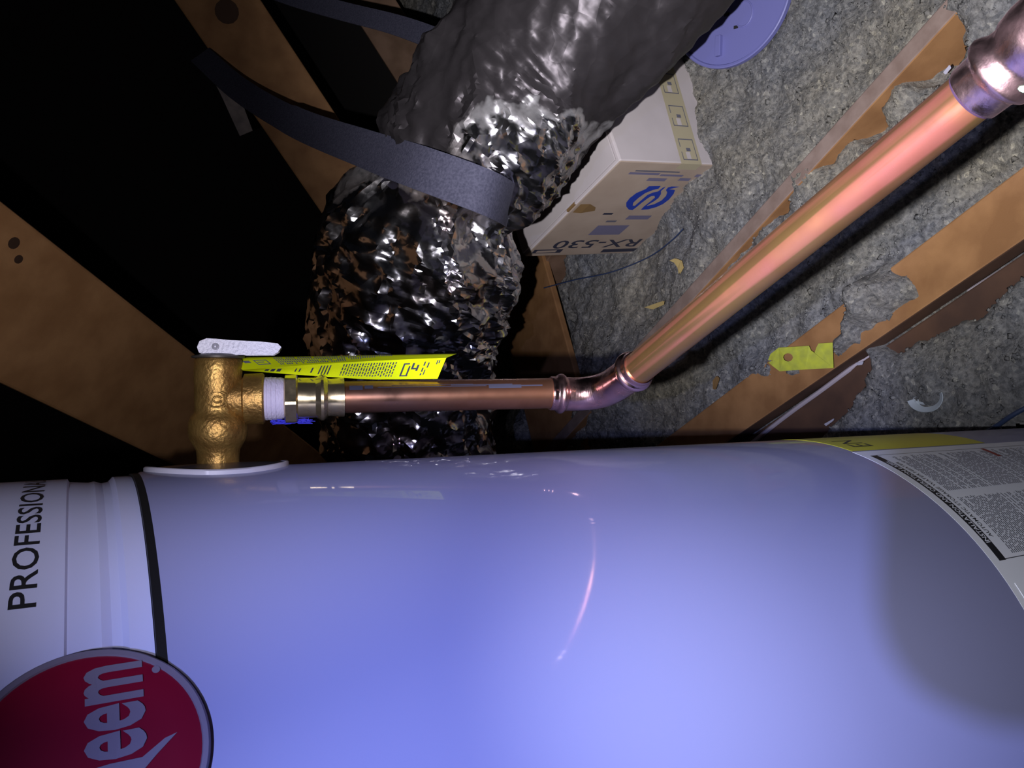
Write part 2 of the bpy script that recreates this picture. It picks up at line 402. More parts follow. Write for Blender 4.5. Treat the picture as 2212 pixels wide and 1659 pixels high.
# sloping roof deck overhead, falling to the left, with its rafters
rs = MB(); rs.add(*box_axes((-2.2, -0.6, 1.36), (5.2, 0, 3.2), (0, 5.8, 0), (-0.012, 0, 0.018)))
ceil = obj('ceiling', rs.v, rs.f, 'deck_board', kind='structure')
a, b = at(0, 642, 0.97), at(690, 1071, 2.15)
a2, b2 = extend(a, b, -0.45, 1.04)
r1 = beam('rafter', a2, b2, 0.186, 0.038, YI - XI * 0.5, 'wood_lit', ceil, 'orange brown rafter slanting down behind the relief valve')
a, b = at(470, 0, 1.80), at(760, 430, 1.95)
a2, b2 = extend(a, b, -0.5, 1.3)
r2 = beam('rafter', a2, b2, 0.165, 0.038, XI - YI * 0.6, 'wood', ceil, 'brown rafter with the grey strap nailed across it')
a, b = at(800, 0, 2.7), at(1010, 330, 2.8)
a2, b2 = extend(a, b, -0.4, 0.6)
beam('rafter', a2, b2, 0.15, 0.038, XI - YI * 0.6, 'wood_old', ceil)
def knot(p, d, r, par):
    v, f = lathe(Vector(p), d, [(-0.001, r), (0.0006, r * 0.95), (0.0008, r * 0.3)], 14); obj('knot', v, f, 'knot', par, smooth=True)
def rayhit(u, v, p0, n):
    d = ray(u, v); return CAM + d * ((Vector(p0) - CAM).dot(n) / d.dot(n))
def front(o):
    vs_ = [v.co + ORG[o.name] for v in o.data.vertices]; n = (vs_[1] - vs_[0]).cross(vs_[2] - vs_[0]).normalized()
    if n.dot(CAM - vs_[0]) < 0: n = -n
    return vs_[0], n
for o_, spots in ((r1, ((30, 525, .008), (40, 560, .006))), (r2, ((490, 25, .028),))):
    p0, n0 = front(o_)
    for (u, v, r) in spots: knot(rayhit(u, v, p0, n0), n0, r, o_)

# ------------------------------------------------------------------ loose-fill insulation
bare = []      # (x, y, radius, drop)
for (u, v, r, d) in ((2040, 85, .035, .05), (2000, 130, .035, .05), (1865, 268, .028, .05), (1690, 445, .015, .04), (1900, 200, .02, .02), (1780, 330, .018, .02), (1620, 500, .018, .02),
                     (2060, 590, .05, .05), (2150, 480, .07, .05), (2000, 560, .03, .035), (2090, 570, .05, .05),
                     (1980, 690, .028, .05), (1930, 730, .022, .05), (2200, 500, .06, .05),
                     (1790, 715, .022, .035), (1770, 760, .02, .03), (1890, 720, .025, .035), (1850, 770, .02, .035),
                     (1640, 880, .05, .045), (1560, 930, .06, .045), (1700, 850, .03, .045),
                     (1740, 880, .045, .07), (1790, 850, .04, .07), (1830, 815, .03, .07), (1700, 915, .05, .07), (1640, 950, .06, .07), (1850, 790, .02, .06),
                     (2080, 645, .03, .05), (2120, 615, .03, .05), (2040, 675, .022, .05), (2180, 565, .03, .04),
                     (1130, 600, .11, .05), (1130, 680, .12, .05), (1170, 740, .10, .05), (1110, 780, .12, .05), (1190, 920, .09, .05), (1150, 960, .1, .05), (1060, 850, .15, .05)):
    p = onz(u, v, JT); bare.append((p.x, p.y, r, d))
raise_ = []
for (u, v, r, d) in ((1560, 700, .05, .02), (1680, 780, .03, .02), (1840, 620, .04, .02), (1950, 610, .02, .015), (1830, 750, .018, .03), (1815, 795, .02, .03), (1745, 700, .03, .02), (1420, 760, .10, .01),
                     (2110, 20, .05, .035), (1930, 215, .03, .02), (1320, 870, .10, .025), (1280, 640, .1, .012), (1680, 560, .05, .01), (1500, 850, .06, .01), (1960, 640, .03, .03), (1900, 660, .035, .035), (1870, 700, .03, .03), (1905, 620, .03, .03), (1780, 740, .02, .02), (1725, 800, .03, .03), (1640, 830, .05, .03), (1690, 880, .02, .02)):
    p = onz(u, v, JT); raise_.append((p.x, p.y, r, d))
def ins_h(x, y):
    h = 0.122 + 0.030 * fbm(x * 2.6 + 3, y * 2.6 + 8, 3) + 0.022 * fbm(x * 11, y * 11, 3) + 0.010 * fbm(x * 50 + 9, y * 50, 3)
    k = 1 / (1 + np.exp(-((y - 1.47) * 18))); k2 = np.exp(-((x - 0.33) / 0.22) ** 2)
    h = h - 0.06 * k * k2                                  # hollow behind the far end of the box
    wob = 0.35 * fbm(x * 30, y * 30, 3)
    for (bx, by, r, d) in bare:
        q = np.sqrt((x - bx) ** 2 + (y - by) ** 2) / r + wob; h = h - d / (1 + np.exp((q - 1) * 9))
    for (bx, by, r, d) in raise_:
        q = np.sqrt((x - bx) ** 2 + (y - by) ** 2) / r + wob; h = h + d / (1 + np.exp((q - 1) * 6))
    return np.maximum(h, 0.006)
gx = np.arange(-0.75, 2.2, 0.007); gy = np.arange(0.30, 3.08, 0.007)
X, Y = np.meshgrid(gx, gy, indexing='ij')
X = X + (rng.random(X.shape) - .5) * 0.004; Y = Y + (rng.random(Y.shape) - .5) * 0.004
Zh = ins_h(X, Y) + (rng.random(X.shape) - .5) * 0.004
nx, ny = X.shape
V = np.stack([X, Y, Zh], -1).reshape(-1, 3)
I = np.arange(nx * ny).reshape(nx, ny)
Q = np.stack([I[:-1, :-1], I[1:, :-1], I[1:, 1:], I[:-1, 1:]], -1).reshape(-1, 4)
cen = V[Q].mean(1); keep = np.hypot(cen[:, 0] - CX, cen[:, 1] - CY) > RAD + 0.02
Q = Q[keep]
# clumps of fibre lying on top
M = 26000
cx_ = rng.uniform(-0.5, 1.7, M); cy_ = 0.5 + rng.random(M) ** 1.3 * 2.2
ok = (np.hypot(cx_ - CX, cy_ - CY) > RAD + 0.03); cx_, cy_ = cx_[ok], cy_[ok]; M = len(cx_)
hz = ins_h(cx_, cy_); okb = hz > 0.085; cx_, cy_, hz = cx_[okb], cy_[okb], hz[okb]; M = len(cx_)
r_ = rng.uniform(0.0015, 0.0048, M) * (1 + (rng.random(M) > .93) * 1.0)
base = np.array([(1, 0, 0), (-1, 0, 0), (0, 1, 0), (0, -1, 0), (0, 0, 1), (0, 0, -1)], float)
tri = np.array([(0, 2, 4), (2, 1, 4), (1, 3, 4), (3, 0, 4), (2, 0, 5), (1, 2, 5), (3, 1, 5), (0, 3, 5)])
sc = rng.uniform(0.4, 1.3, (M, 6, 1)); th = rng.uniform(0, 6.28, M)
bv = base[None] * sc * r_[:, None, None]; bv[:, :, 2] *= 0.7
rx = bv[:, :, 0] * np.cos(th)[:, None] - bv[:, :, 1] * np.sin(th)[:, None]; ry = bv[:, :, 0] * np.sin(th)[:, None] + bv[:, :, 1] * np.cos(th)[:, None]
cv = np.stack([rx + cx_[:, None], ry + cy_[:, None], bv[:, :, 2] + hz[:, None] + 0.001], -1).reshape(-1, 3)
ct = (tri[None] + (np.arange(M) * 6)[:, None, None]).reshape(-1, 3) + len(V)
me = bpy.data.meshes.new('insulation')
allv = np.vstack([V, cv]); nv = len(allv)
me.vertices.add(nv); me.vertices.foreach_set('co', allv.ravel())
loops = np.concatenate([Q.ravel(), ct.ravel()]); me.loops.add(len(loops)); me.loops.foreach_set('vertex_index', loops.astype(np.int32))
starts = np.concatenate([np.arange(len(Q)) * 4, len(Q) * 4 + np.arange(len(ct)) * 3]); tot = np.concatenate([np.full(len(Q), 4), np.full(len(ct), 3)])
me.polygons.add(len(starts)); me.polygons.foreach_set('loop_start', starts.astype(np.int32)); me.polygons.foreach_set('loop_total', tot.astype(np.int32))
me.update(calc_edges=True); me.validate()
ins = bpy.data.objects.new('insulation', me); COL.objects.link(ins); me.materials.append(MATS['loose_insulation'])
tag(ins, 'grey loose-fill insulation spread over the attic floor', 'insulation', kind='stuff')

# ------------------------------------------------------------------ water heater
heater = thing('water_heater', (CX, CY, 0), 'pale grey cylindrical water heater with red round badge and printed labels', 'water heater')
def surf(b, z, o=0.0):
    return Vector((CX + (RAD + o) * math.cos(b), CY + (RAD + o) * math.sin(b), z))
BANDZ = 1.2905
v, f = lathe((CX, CY, 0.0), (0, 0, 1), [(0.0, RAD - .004), (0.004, RAD), (0.30, RAD), (0.6, RAD), (0.9, RAD), (1.284, RAD), (1.2875, RAD - .002)], 160)
jacket = obj('tank_jacket', v, f, 'heater_paint', heater, smooth=True)
v, f = lathe((CX, CY, 1.285), (0, 0, 1), [(0.0, RAD - .006), (0.0005, RAD - .0008), (0.0045, RAD - .0008), (0.0055, RAD - .006)], 160)
obj('black_band', v, f, 'black_rubber', heater, smooth=True, label='thin black band under the cap')
R0 = RAD - 0.0022
v, f = lathe((CX, CY, 1.2895), (0, 0, 1), [(0.0, R0 - .006), (0.0005, R0), (0.010, R0), (0.0125, R0 - .0028), (0.0165, R0 - .0036), (0.0205, R0 - .0022), (0.0235, R0 - .0028), (0.0335, R0 - .0018), (0.0345, R0),
                                          (0.075, R0), (0.085, R0 - .004), (0.092, R0 - .02), (0.097, 0.12), (0.098, 0.002)], 160)
cap = obj('top_cap', v, f, 'cap_plastic', heater, smooth=30, label='white ridged top cap with black lettering')
def wrap(v2, f, name, m, parent, o, thick=0.0):
    """2D (angle*radius, z) drawing laid on the heater wall"""
    vv = [surf(x / RAD, y, o) for x, y in v2]; return obj(name, vv, f, m, parent)
D = math.radians
v2, f = text2d('PROFESSIONAL', 1, .008); v2 = fit2d(v2, D(-33.3) * RAD, D(2.5) * RAD, 1.3345, 1.3450)
wrap(v2, f, 'lettering', 'print_black', cap, -0.0016)
# badge: raised red disc with a silver rim
BB, BZ, BR = -50.6 * math.pi / 180, 1.3155, 0.0432
def disc_on(name, r0, r1, o0, o1, m, parent, n=72, label=None):
    v = []; f = []; rr = [r0, r0, r1, r1]; oo = [0.0, o0, o1, o1 - 0.0005] if r0 else None
    rings = [(r0, 0.0), (r0, o0), (r1, o1)] if r0 else [(r1, 0.0), (r1, o1), (r1 * .98, o1 + .0003)]
    for (r, o) in rings:
        for k in range(n):
            a = 2 * math.pi * k / n; v.append(surf(BB + r * math.cos(a) / RAD, BZ + r * math.sin(a), o))
    for i in range(len(rings) - 1):
        for k in range(n):
            k2 = (k + 1) % n; f.append((i * n + k, i * n + k2, (i + 1) * n + k2, (i + 1) * n + k))
    # inner rings for a filled face
    if not r0:
        base = len(v)
        for q in (0.75, 0.5, 0.25):
            for k in range(n):
                a = 2 * math.pi * k / n; v.append(surf(BB + r1 * q * math.cos(a) / RAD, BZ + r1 * q * math.sin(a), o1 + .0003))
        prev = (len(rings) - 1) * n
        for i in range(3):
            for k in range(n):
                k2 = (k + 1) % n; f.append((prev + k, prev + k2, base + i * n + k2, base + i * n + k))
            prev = base + i * n
        v.append(surf(BB, BZ, o1 + .0003)); c = len(v) - 1
        for k in range(n): f.append((prev + k, prev + (k + 1) % n, c))
    return obj(name, v, f, m, parent, smooth=True, label=label)
badge = disc_on('badge', 0, BR - 0.0032, 0, 0.0032, 'badge_red', heater, label='round red badge with silver rim and lettering')
v = []; f = []; n = 72
for (r, o) in ((BR, -.001), (BR, .003), (BR - .001, .0042), (BR - .003, .0042), (BR - .0034, .003)):
    for k in range(n):
        a = 2 * math.pi * k / n; v.append(surf(BB + r * math.cos(a) / RAD, BZ + r * math.sin(a), o))
for i in range(4):
    for k in range(n):
        k2 = (k + 1) % n; f.append((i * n + k, i * n + k2, (i + 1) * n + k2, (i + 1) * n + k))
obj('rim', v, f, 'badge_silver', badge, smooth=True)
v2, f = text2d('Rheem', 1, .022); 
x0 = D(-56.9) * RAD; x1 = D(-42.4) * RAD
hR = (v2[:, 1].max() - v2[:, 1].min()); 
v2 = fit2d(v2, x0, x1, 1.2955, 1.3265)
wrap(v2, f, 'lettering', 'badge_silver', badge, 0.0042)
v2, f = poly2d([(D(a_) * RAD, z_) for a_, z_ in ((-50.0, 1.2846), (-50.3, 1.2892), (-52.4, 1.3030), (-54.5, 1.3095), (-55.5, 1.3075), (-53.4, 1.3005), (-51.6, 1.2925))])
wrap(v2, f, 'swoosh', 'badge_silver', badge, 0.0042)
q = [(D(-43.6) * RAD + .0016 * math.cos(i * .52), 1.2908 + .0016 * math.sin(i * .52)) for i in range(12)]
v2, f = poly2d(q); wrap(v2, f, 'registered_mark', 'badge_silver', badge, 0.0042)

# stickers
def patch(name, b0, b1, z0, z1, o, m, parent, nb=24, label=None):
    v = []; f = []
    for zz, oo in ((z0, 0.0), (z0, o), (z1, o), (z1, 0.0)):
        for k in range(nb + 1): v.append(surf(D(b0 + (b1 - b0) * k / nb), zz, oo))
    w_ = nb + 1
    for j in range(3):
        for k in range(nb): f.append((j * w_ + k, j * w_ + k + 1, (j + 1) * w_ + k + 1, (j + 1) * w_ + k))
    return obj(name, v, f, m, parent, smooth=True, label=label)
ysk = patch('energy_label', -13.4, 22, 0.500, 0.707, 0.0002, 'label_yellow', heater, label='yellow energy sticker on the side')
v2, f = text2d('EN'); v2 = fit2d(v2, D(-10.8) * RAD, D(-4.5) * RAD, 0.662, 0.690); wrap(v2, f, 'lettering', 'print_black', ysk, 0.0004)
wl = patch('instruction_label', -62, -13.9, 0.30, 0.7095, 0.0002, 'label_white', heater, label='white instruction sticker with a black heading bar')
bar = patch('heading_bar', -48.6, -16.6, 0.6912, 0.6998, 0.0004, 'print_black', wl)
v2, f = text2d('INSTALLATION AND OPERATION LABEL', 1, .015); v2 = fit2d(v2, D(-44.8) * RAD, D(-19.6) * RAD, 0.6928, 0.6983); wrap(v2, f, 'heading_letters', 'label_white', wl, 0.0006)
v2, f = text2d('AUTOMATIC STORAGE WATER HEATER', 1, .012); v2 = fit2d(v2, D(-43.8) * RAD, D(-20.4) * RAD, 0.6832, 0.6878); wrap(v2, f, 'subheading', 'print_black', wl, 0.0005)
fm = MB(); lm = MB()
def strip(mb, b0, b1, z0, z1, o=0.0005):
    k = max(1, int(abs(b1 - b0) / 3) + 1); vv = []; ff = []
    for i in range(k + 1):
        b = b0 + (b1 - b0) * i / k; vv += [surf(D(b), z0, o), surf(D(b), z1, o)]
    for i in range(k): ff.append((2 * i, 2 * i + 2, 2 * i + 3, 2 * i + 1))
    mb.add(vv, ff)
for (c0, c1) in ((-47.6, -33.6), (-31.6, -17.6)):
    z = 0.6775
    while z > 0.33:
        b = c0 + (random.random() < .15) * 1.0; end = c1 - random.random() * (4 if random.random() < .3 else .5)
        while b < end:
            wlen = random.uniform(.5, 1.7); strip(fm, b, min(b + wlen, end), z - .0013, z); b += wlen + .28
        z -= 0.0026 if random.random() > .16 else 0.0046
obj('fine_print', fm.v, fm.f, 'print_grey', wl)
for a0, a1, z0, z1 in ((-48.5, -48.35, .33, .6915), (-16.75, -16.6, .33, .6915), (-48.6, -16.6, .3295, .3302)): strip(lm, a0, a1, z0, z1)
obj('frame_line', lm.v, lm.f, 'print_black', wl)
rm = MB(); strip(rm, -21.4, -17.0, .528, .5345, 0.0007); obj('red_mark', rm.v, rm.f, 'print_red', wl)
patch('rating_panel', -62, -53, 0.40, 0.7015, 0.0006, 'label_white', wl, nb=6)

# plastic collar where the valve enters the tank
V0 = at(472, 860, 0.520); VX = Vector((1, 0, 0))
PA, PB = at(735, 858, 0.538), at(1215, 849, 0.577)
PD = (PB - PA).normalized()                     # down the first pipe
V0 = PA - PD * ((PA - V0).dot(PD))
xs = CX + math.sqrt(RAD ** 2 - (V0.y - CY) ** 2)
def S(t): return Vector((xs + t, V0.y, V0.z))
def collar(prof):
    v = []; f = []; n = 72
    for (r, o) in prof:
        for k in range(n):
            a = 2 * math.pi * k / n; y = V0.y + r * math.cos(a); z = V0.z + r * math.sin(a)
            bb = math.asin(max(-1, min(1, (y - CY) / RAD))); v.append(surf(bb, z, o))
    for i in range(len(prof) - 1):
        for k in range(n):
            k2 = (k + 1) % n; f.append((i * n + k, (i + 1) * n + k, (i + 1) * n + k2, i * n + k2))
    return v, f
co = obj('valve_collar', *collar(((.0135, .0034), (.030, .0030), (.0432, .0018), (.0432, -.004))), 'collar_plastic', heater, smooth=30, label='round dark plastic collar around the valve')
obj('collar_rim', *collar(((.0428, .0014), (.0430, .0030), (.0440, .0032), (.0450, .0024), (.0452, -.004))), 'collar_edge', co, smooth=50)

# ------------------------------------------------------------------ relief valve
MM = 0.3077e-3
def ty(ypx): return V0.x + (860 - ypx) * MM - xs
valve = thing('relief_valve', S(0), 'cast brass relief valve with silver lever screwed into the heater', 'valve')
bd = MB()
prof = [(-0.002, .0132), (ty(985), .0133), (ty(968), .0138), (ty(955), .0160), (ty(942), .0182), (ty(925), .0187), (ty(908), .0185), (ty(897), .0172), (ty(889), .0152), (ty(880), .0148), (ty(850), .0150), (ty(800), .0152), (ty(776), .0150), (ty(772), .0142)]
bd.add(*lathe(S(0), VX, prof, 48))
bd.add(*lathe(V0, PD, [(0.0, .0125), (.010, .0135), (.0155, .0138), (.0168, .0168), (.0285, .0172), (.0295, .0160), (.0296, .0120)], 48))
vb = obj('valve_body', bd.v, bd.f, 'brass_cast', valve, smooth=35)
# raised casting marks
FR = (CAM - V0).normalized()
ring = MB(); cpt = V0 + FR * 0.0148 + PD * (-0.0005)
ex = PD; ey = -VX
arc = [cpt + ex * (.0062 * math.cos(a)) + ey * (.0050 * math.sin(a)) - FR * (.0006 + 0.5 * (.0062 * math.cos(a)) ** 2 / .02) for a in np.linspace(0.7, 5.6, 20)]
ring.add(*sweep(arc, [.0011] * 20, 8)); arc = [cpt + ex * (.0026 * math.cos(a)) + ey * (.0020 * math.sin(a)) for a in np.linspace(0.3, 5.9, 14)]
ring.add(*sweep(arc, [.0008] * 14, 8))
obj('casting_mark', ring.v, ring.f, 'brass_cast', vb, smooth=True)
tp = ty(768)
v, f = lathe(S(tp - .0012), VX, [(0, .0135), (.0004, .0165), (.0016, .0168), (.0020, .0150), (.0030, .0120), (.0034, .002)], 40)
obj('top_plate', v, f, 'dark_steel', valve, smooth=30, label='thin dark metal disc on top')
# lever: pressed metal arm
px0 = lambda u, vv: V0 + PD * ((u - 472) * MM) + VX * ((860 - vv) * MM)
outl = [(436, 748), (440, 738), (452, 733), (470, 734), (500, 737), (560, 740), (594, 744), (599, 749), (594, 757), (585, 762), (540, 762), (480, 761), (448, 761), (439, 757)]
SD = PD.cross(VX).normalized(); SD = SD if SD.dot(FR) > 0 else -SD
n = len(outl); vv = [px0(*q) + SD * .0075 for q in outl] + [px0(*q) - SD * .0075 for q in outl]
ff = [tuple(range(n)), tuple(range(2 * n - 1, n - 1, -1))] + [(i, (i + 1) % n, n + (i + 1) % n, n + i) for i in range(n)]
lever = obj('lever', vv, ff, 'aluminium', valve, bevel=0.0012, label='pale silver test lever')
rc = px0(469, 747) + SD * .0074
v, f = lathe(rc, SD, [(0, .0024), (.0010, .0023), (.0013, .0016), (.0009, .0012), (.0014, .0006)], 18)
obj('rivet', v, f, 'aluminium', lever, smooth=True)
tb = MB()
for k in range(6):
    p = px0(490 + k * 9, 749 + k * .6) + SD * .0075; tb.add(*box_axes(p, PD * .0018, VX * .0022, SD * .0004))
obj('embossing', tb.v, tb.f, 'aluminium', lever)

# ------------------------------------------------------------------ discharge pipe with its press fittings
pipe = thing('discharge_pipe', (PA.x, PA.y, PA.z - 0.2), 'copper discharge pipe with press fittings bent toward the attic floor', 'pipe')
def P1(u): return V0 + PD * ((u - 472) * MM * 1.03)
L1 = lambda a, b, prof, seg=40: lathe(a, b, prof, seg)
v, f = L1(P1(561), PD, [(0, .0135), (.0005, .0142), (.0030, .0147), (.0033, .0144), (.0058, .0147), (.0061, .0143), (.0088, .0145), (.0091, .0141), (.0118, .0142), (.0145, .0132)])
ad = obj('brass_adapter', *L1(P1(605), PD, [(0, .011), (.0001, .0135), (.0086, .0136), (.0090, .0139), (.0205, .0137), (.0222, .0146), (.0240, .0158), (.0258, .0158), (.0272, .0146), (.0285, .0131), (.0310, .0129), (.0372, .0133), (.0395, .0134), (.0397, .0110)]), 'brass_bright', pipe, smooth=28, label='polished brass adapter with a press bead')
obj('thread_tape', v, f, 'thread_tape', ad, smooth=25, label='white sealing tape wound on the threads')
hexr = lambda r: (lambda a: r / math.cos(((a + .25) % (math.pi / 3)) - math.pi / 6))
hxv, hxf = L1(P1(605), PD, [(0, hexr(.0138)), (.0008, hexr(.0152)), (.0078, hexr(.0152)), (.0086, hexr(.0140))], 60)
obj('hex_collar', hxv, hxf, 'brass_bright', ad, smooth=15)
fib = MB()
for k in range(14):
    s0 = P1(575 + random.random() * 10) - VX * (.0150 + random.random() * .001) + SD * .002 * random.random()
    pts = [s0 + PD * (t * (.017 + .005 * random.random())) - VX * (0.0012 * math.sin(t * 5 + k) + .0006 * random.random()) + SD * (.001 * math.sin(t * 7 + k)) for t in np.linspace(0, 1.25, 8)]
    fib.add(*sweep(pts, [.00025] * 8, 5))
obj('blue_fibres', fib.v, fib.f, 'blue_fibre', ad)
PR = 0.01111
P0 = P1(700)
v, f = lathe(P0, PD, [(0, PR), ((PB - P0).length * .5, PR), ((PB - P0).length + .008, PR)], 48)
cp1 = obj('copper_pipe', v, f, 'copper_dull', pipe, smooth=True, label='short straight copper pipe leaving the valve')
# printed lines along the first pipe
def pipe_mark(u0, u1, a0, a1, m, name, r=PR):
    """a in degrees from the side facing the camera, positive toward the duct"""
    vv = []; ff = []; k = 6
    for u in (u0, u1):
        for i in range(k + 1):
            a = D(a0 + (a1 - a0) * i / k); vv.append(P1(u) + (FRp * math.cos(a) + VXp * math.sin(a)) * (r + .00012))
    for i in range(k): ff.append((i, i + 1, k + 2 + i, k + 1 + i))
    return vv, ff
VXp = (VX - PD * VX.dot(PD)).normalized(); FRp = PD.cross(VXp); FRp = FRp if FRp.dot(FR) > 0 else -FRp
pm = MB()
for (u0, u1, a0, a1) in ((740, 768, 26, 44), (772, 790, 30, 44), (800, 1040, 33, 36), (830, 1010, 42, 44), (960, 1100, 38, 42), (1045, 1120, 24, 38), (1120, 1170, 30, 36)):
    pm.add(*pipe_mark(u0, u1, a0, a1, None, None))
obj('pipe_print', pm.v, pm.f, 'pipe_ink', cp1)
E2, F2 = at(1372, 801, 0.541), at(2100, 205, 0.318)
D2 = (F2 - E2).normalized()
# closest approach of the two pipe axes: corner of the elbow
w0 = PB - E2; b_ = PD.dot(D2); den = 1 - b_ * b_
tA = (b_ * D2.dot(w0) - PD.dot(w0)) / den; tB = (D2.dot(w0) - b_ * PD.dot(w0)) / den
CORN = ((PB + PD * tA) + (E2 + D2 * tB)) / 2
SA, SB = P1(1196), E2 + D2 * 0.006
la = (CORN - SA).length; lb = (CORN - SB).length
pts = []; rad = []
def bez(t):
    A_ = CORN - (CORN - SA).normalized() * min(la, .026); B_ = CORN + (SB - CORN).normalized() * min(lb, .026)
    return A_ * (1 - t) ** 2 + CORN * 2 * t * (1 - t) + B_ * t * t
path = [SA + (bez(0) - SA) * t for t in np.linspace(0, .98, 16)] + [bez(t) for t in np.linspace(0, 1, 16)] + [bez(1) + (SB - bez(1)) * t for t in np.linspace(.02, 1, 16)]
cum = [0]
for i in range(1, len(path)): cum.append(cum[-1] + (path[i] - path[i - 1]).length)
tot_ = cum[-1]
NP = 110; rp = []; rr_ = []
def elbow_r(s):
    s = min(s, tot_ - s)
    k = [(0, .0121), (.0008, .0125), (.0045, .0126), (.0056, .0139), (.0072, .0148), (.0090, .0148), (.0104, .0138), (.0118, .0126), (.0170, .0124), (.03, .0126), (1, .0128)]
    for (a, ra), (b, rb) in zip(k, k[1:]):
        if s <= b: return ra + (rb - ra) * (s - a) / (b - a)
for i in range(NP):
    s = tot_ * i / (NP - 1); k = max(j for j in range(len(cum)) if cum[j] <= s + 1e-9); k = min(k, len(path) - 2)
    t = (s - cum[k]) / max(cum[k + 1] - cum[k], 1e-9); rp.append(path[k] + (path[k + 1] - path[k]) * min(t, 1)); rr_.append(elbow_r(s))
obj('elbow', *sweep(rp, rr_, 40), 'copper_fitting', pipe, smooth=45, label='shiny copper elbow with a bead at each end')
L2 = (F2 - E2).length
v, f = lathe(E2 - D2 * .004, D2, [((L2 + .024) * q / 30, PR) for q in range(31)], 80)
cp2 = obj('copper_pipe', v, f, 'copper_pink', pipe, smooth=True, label='long copper pipe running from the elbow')
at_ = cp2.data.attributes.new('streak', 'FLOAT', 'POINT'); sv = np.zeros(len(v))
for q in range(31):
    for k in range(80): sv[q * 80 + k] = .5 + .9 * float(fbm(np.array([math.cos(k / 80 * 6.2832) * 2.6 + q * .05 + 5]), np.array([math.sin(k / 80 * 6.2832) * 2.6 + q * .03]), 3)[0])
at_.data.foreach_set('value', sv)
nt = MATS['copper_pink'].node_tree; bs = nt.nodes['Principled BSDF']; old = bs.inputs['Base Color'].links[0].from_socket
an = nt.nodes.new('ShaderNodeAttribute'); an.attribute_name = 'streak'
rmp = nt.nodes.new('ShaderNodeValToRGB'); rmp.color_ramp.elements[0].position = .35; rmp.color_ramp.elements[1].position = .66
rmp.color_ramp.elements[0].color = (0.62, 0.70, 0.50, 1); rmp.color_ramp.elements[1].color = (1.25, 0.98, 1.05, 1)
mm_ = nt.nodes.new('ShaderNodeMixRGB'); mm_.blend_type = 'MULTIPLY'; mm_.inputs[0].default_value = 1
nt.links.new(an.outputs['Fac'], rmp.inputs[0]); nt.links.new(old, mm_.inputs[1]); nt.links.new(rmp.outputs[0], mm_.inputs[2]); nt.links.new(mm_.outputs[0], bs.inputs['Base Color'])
v, f = lathe(F2 - D2 * .0008, D2, [(0, PR + .0001), (.0001, PR + .0004), (.0011, PR + .0004), (.0012, PR)], 48); obj('marker_line', v, f, 'marker_ink', cp2, smooth=True)
fp = [(0, .0114), (.0006, .0126), (.0018, .0128), (.0085, .0130), (.0100, .0136), (.0118, .0156), (.0138, .0160), (.0158, .0150), (.0180, .0137), (.0215, .0136), (.0240, .0150), (.0300, .0162), (.0420, .0164), (.0600, .0164)]
# the fitting turns down out of the frame
p_ = [F2 + D2 * t for t, r in fp]; r_l = [r for t, r in fp]
e_ = p_[-1]; dn = (Vector((0, 0, -1)) - D2 * Vector((0, 0, -1)).dot(D2)).normalized()
for t in np.linspace(.15, 1, 9):
    a = t * math.pi / 2; p_.append(e_ + D2 * (.028 * math.sin(a)) + dn * (.028 * (1 - math.cos(a)))); r_l.append(.0158)
e2_ = p_[-1]
for t, r in ((.012, .0140), (.016, .0160), (.019, .0160), (.022, .0132), (.032, .0130)): p_.append(e2_ + dn * t); r_l.append(r)
hexp = lambda r: (lambda a: r * (1 - .025 * abs(math.sin(3 * a))))
r_l2 = [hexp(r) if 1 <= i <= 3 else r for i, r in enumerate(r_l)]
endf = obj('press_elbow', *sweep(p_, r_l2, 48), 'copper_bright', pipe, smooth=45, label='bright press fitting on the end of the long pipe')
v, f = lathe(p_[-1] - dn * .02, dn, [(0, PR), (.35, PR), (.55, PR)], 40)
obj('copper_pipe', v, f, 'copper_dull', pipe, smooth=True)
gd = F2 + D2 * .0165; gn = (CAM - gd); gn = (gn - D2 * gn.dot(D2)).normalized(); tg = D2.cross(gn)
aa = -1 if tg.dot(YI) > 0 else 1
gnn = (gn * math.cos(D(50)) - tg * aa * math.sin(D(50))).normalized()
v, f = lathe(gd + gnn * .0128, gnn, [(0, .0026), (.0012, .0025), (.0016, .001)], 16); obj('green_dot', v, f, 'green_mark', endf, smooth=True)

# ------------------------------------------------------------------ warning tag on the valve
def tagp(u, vv, dz=0.0): return at(u, vv, 0.519 + (u - 472) * 0.000055 + dz)
tg_ = thing('warning_tag', tagp(520, 800), 'folded yellow paper warning tag with small print hanging from the valve', 'tag')
def sheet(name, rows, m, parent, label=None):
    nr = len(rows); nc = len(rows[0]); v = []; f = []
    for s in (0, 1):
        for r in rows:
            for p in r: v.append(p + FR * (-.00025 * s))
    for i in range(nr - 1):
        for j in range(nc - 1):
            a = i * nc + j; f.append((a, a + 1, a + nc + 1, a + nc)); b = nr * nc
            f.append((b + a + nc, b + a + nc + 1, b + a + 1, b + a))
    e = [(0, j, 0, j + 1) for j in range(nc - 1)]
    bnd = [j for j in range(nc)] + [i * nc + nc - 1 for i in range(1, nr)] + [(nr - 1) * nc + j for j in range(nc - 2, -1, -1)] + [i * nc for i in range(nr - 2, 0, -1)]
    for a, b in zip(bnd, bnd[1:] + bnd[:1]): f.append((a, nr * nc + a, nr * nc + b, b))
    return obj(name, v, f, m, parent, smooth=True, label=label)
US = np.linspace(0, 1, 14)
topE = lambda t: (488 + t * 499, 773 - 9 * t)
fold = lambda t: (524 + t * 440, 799 - t * 26 - 3 * math.sin(t * math.pi))
botE = lambda t: (516 + t * 429, 800 + 18 * min(1, t * 1.5) + 2 * math.sin(t * 3))
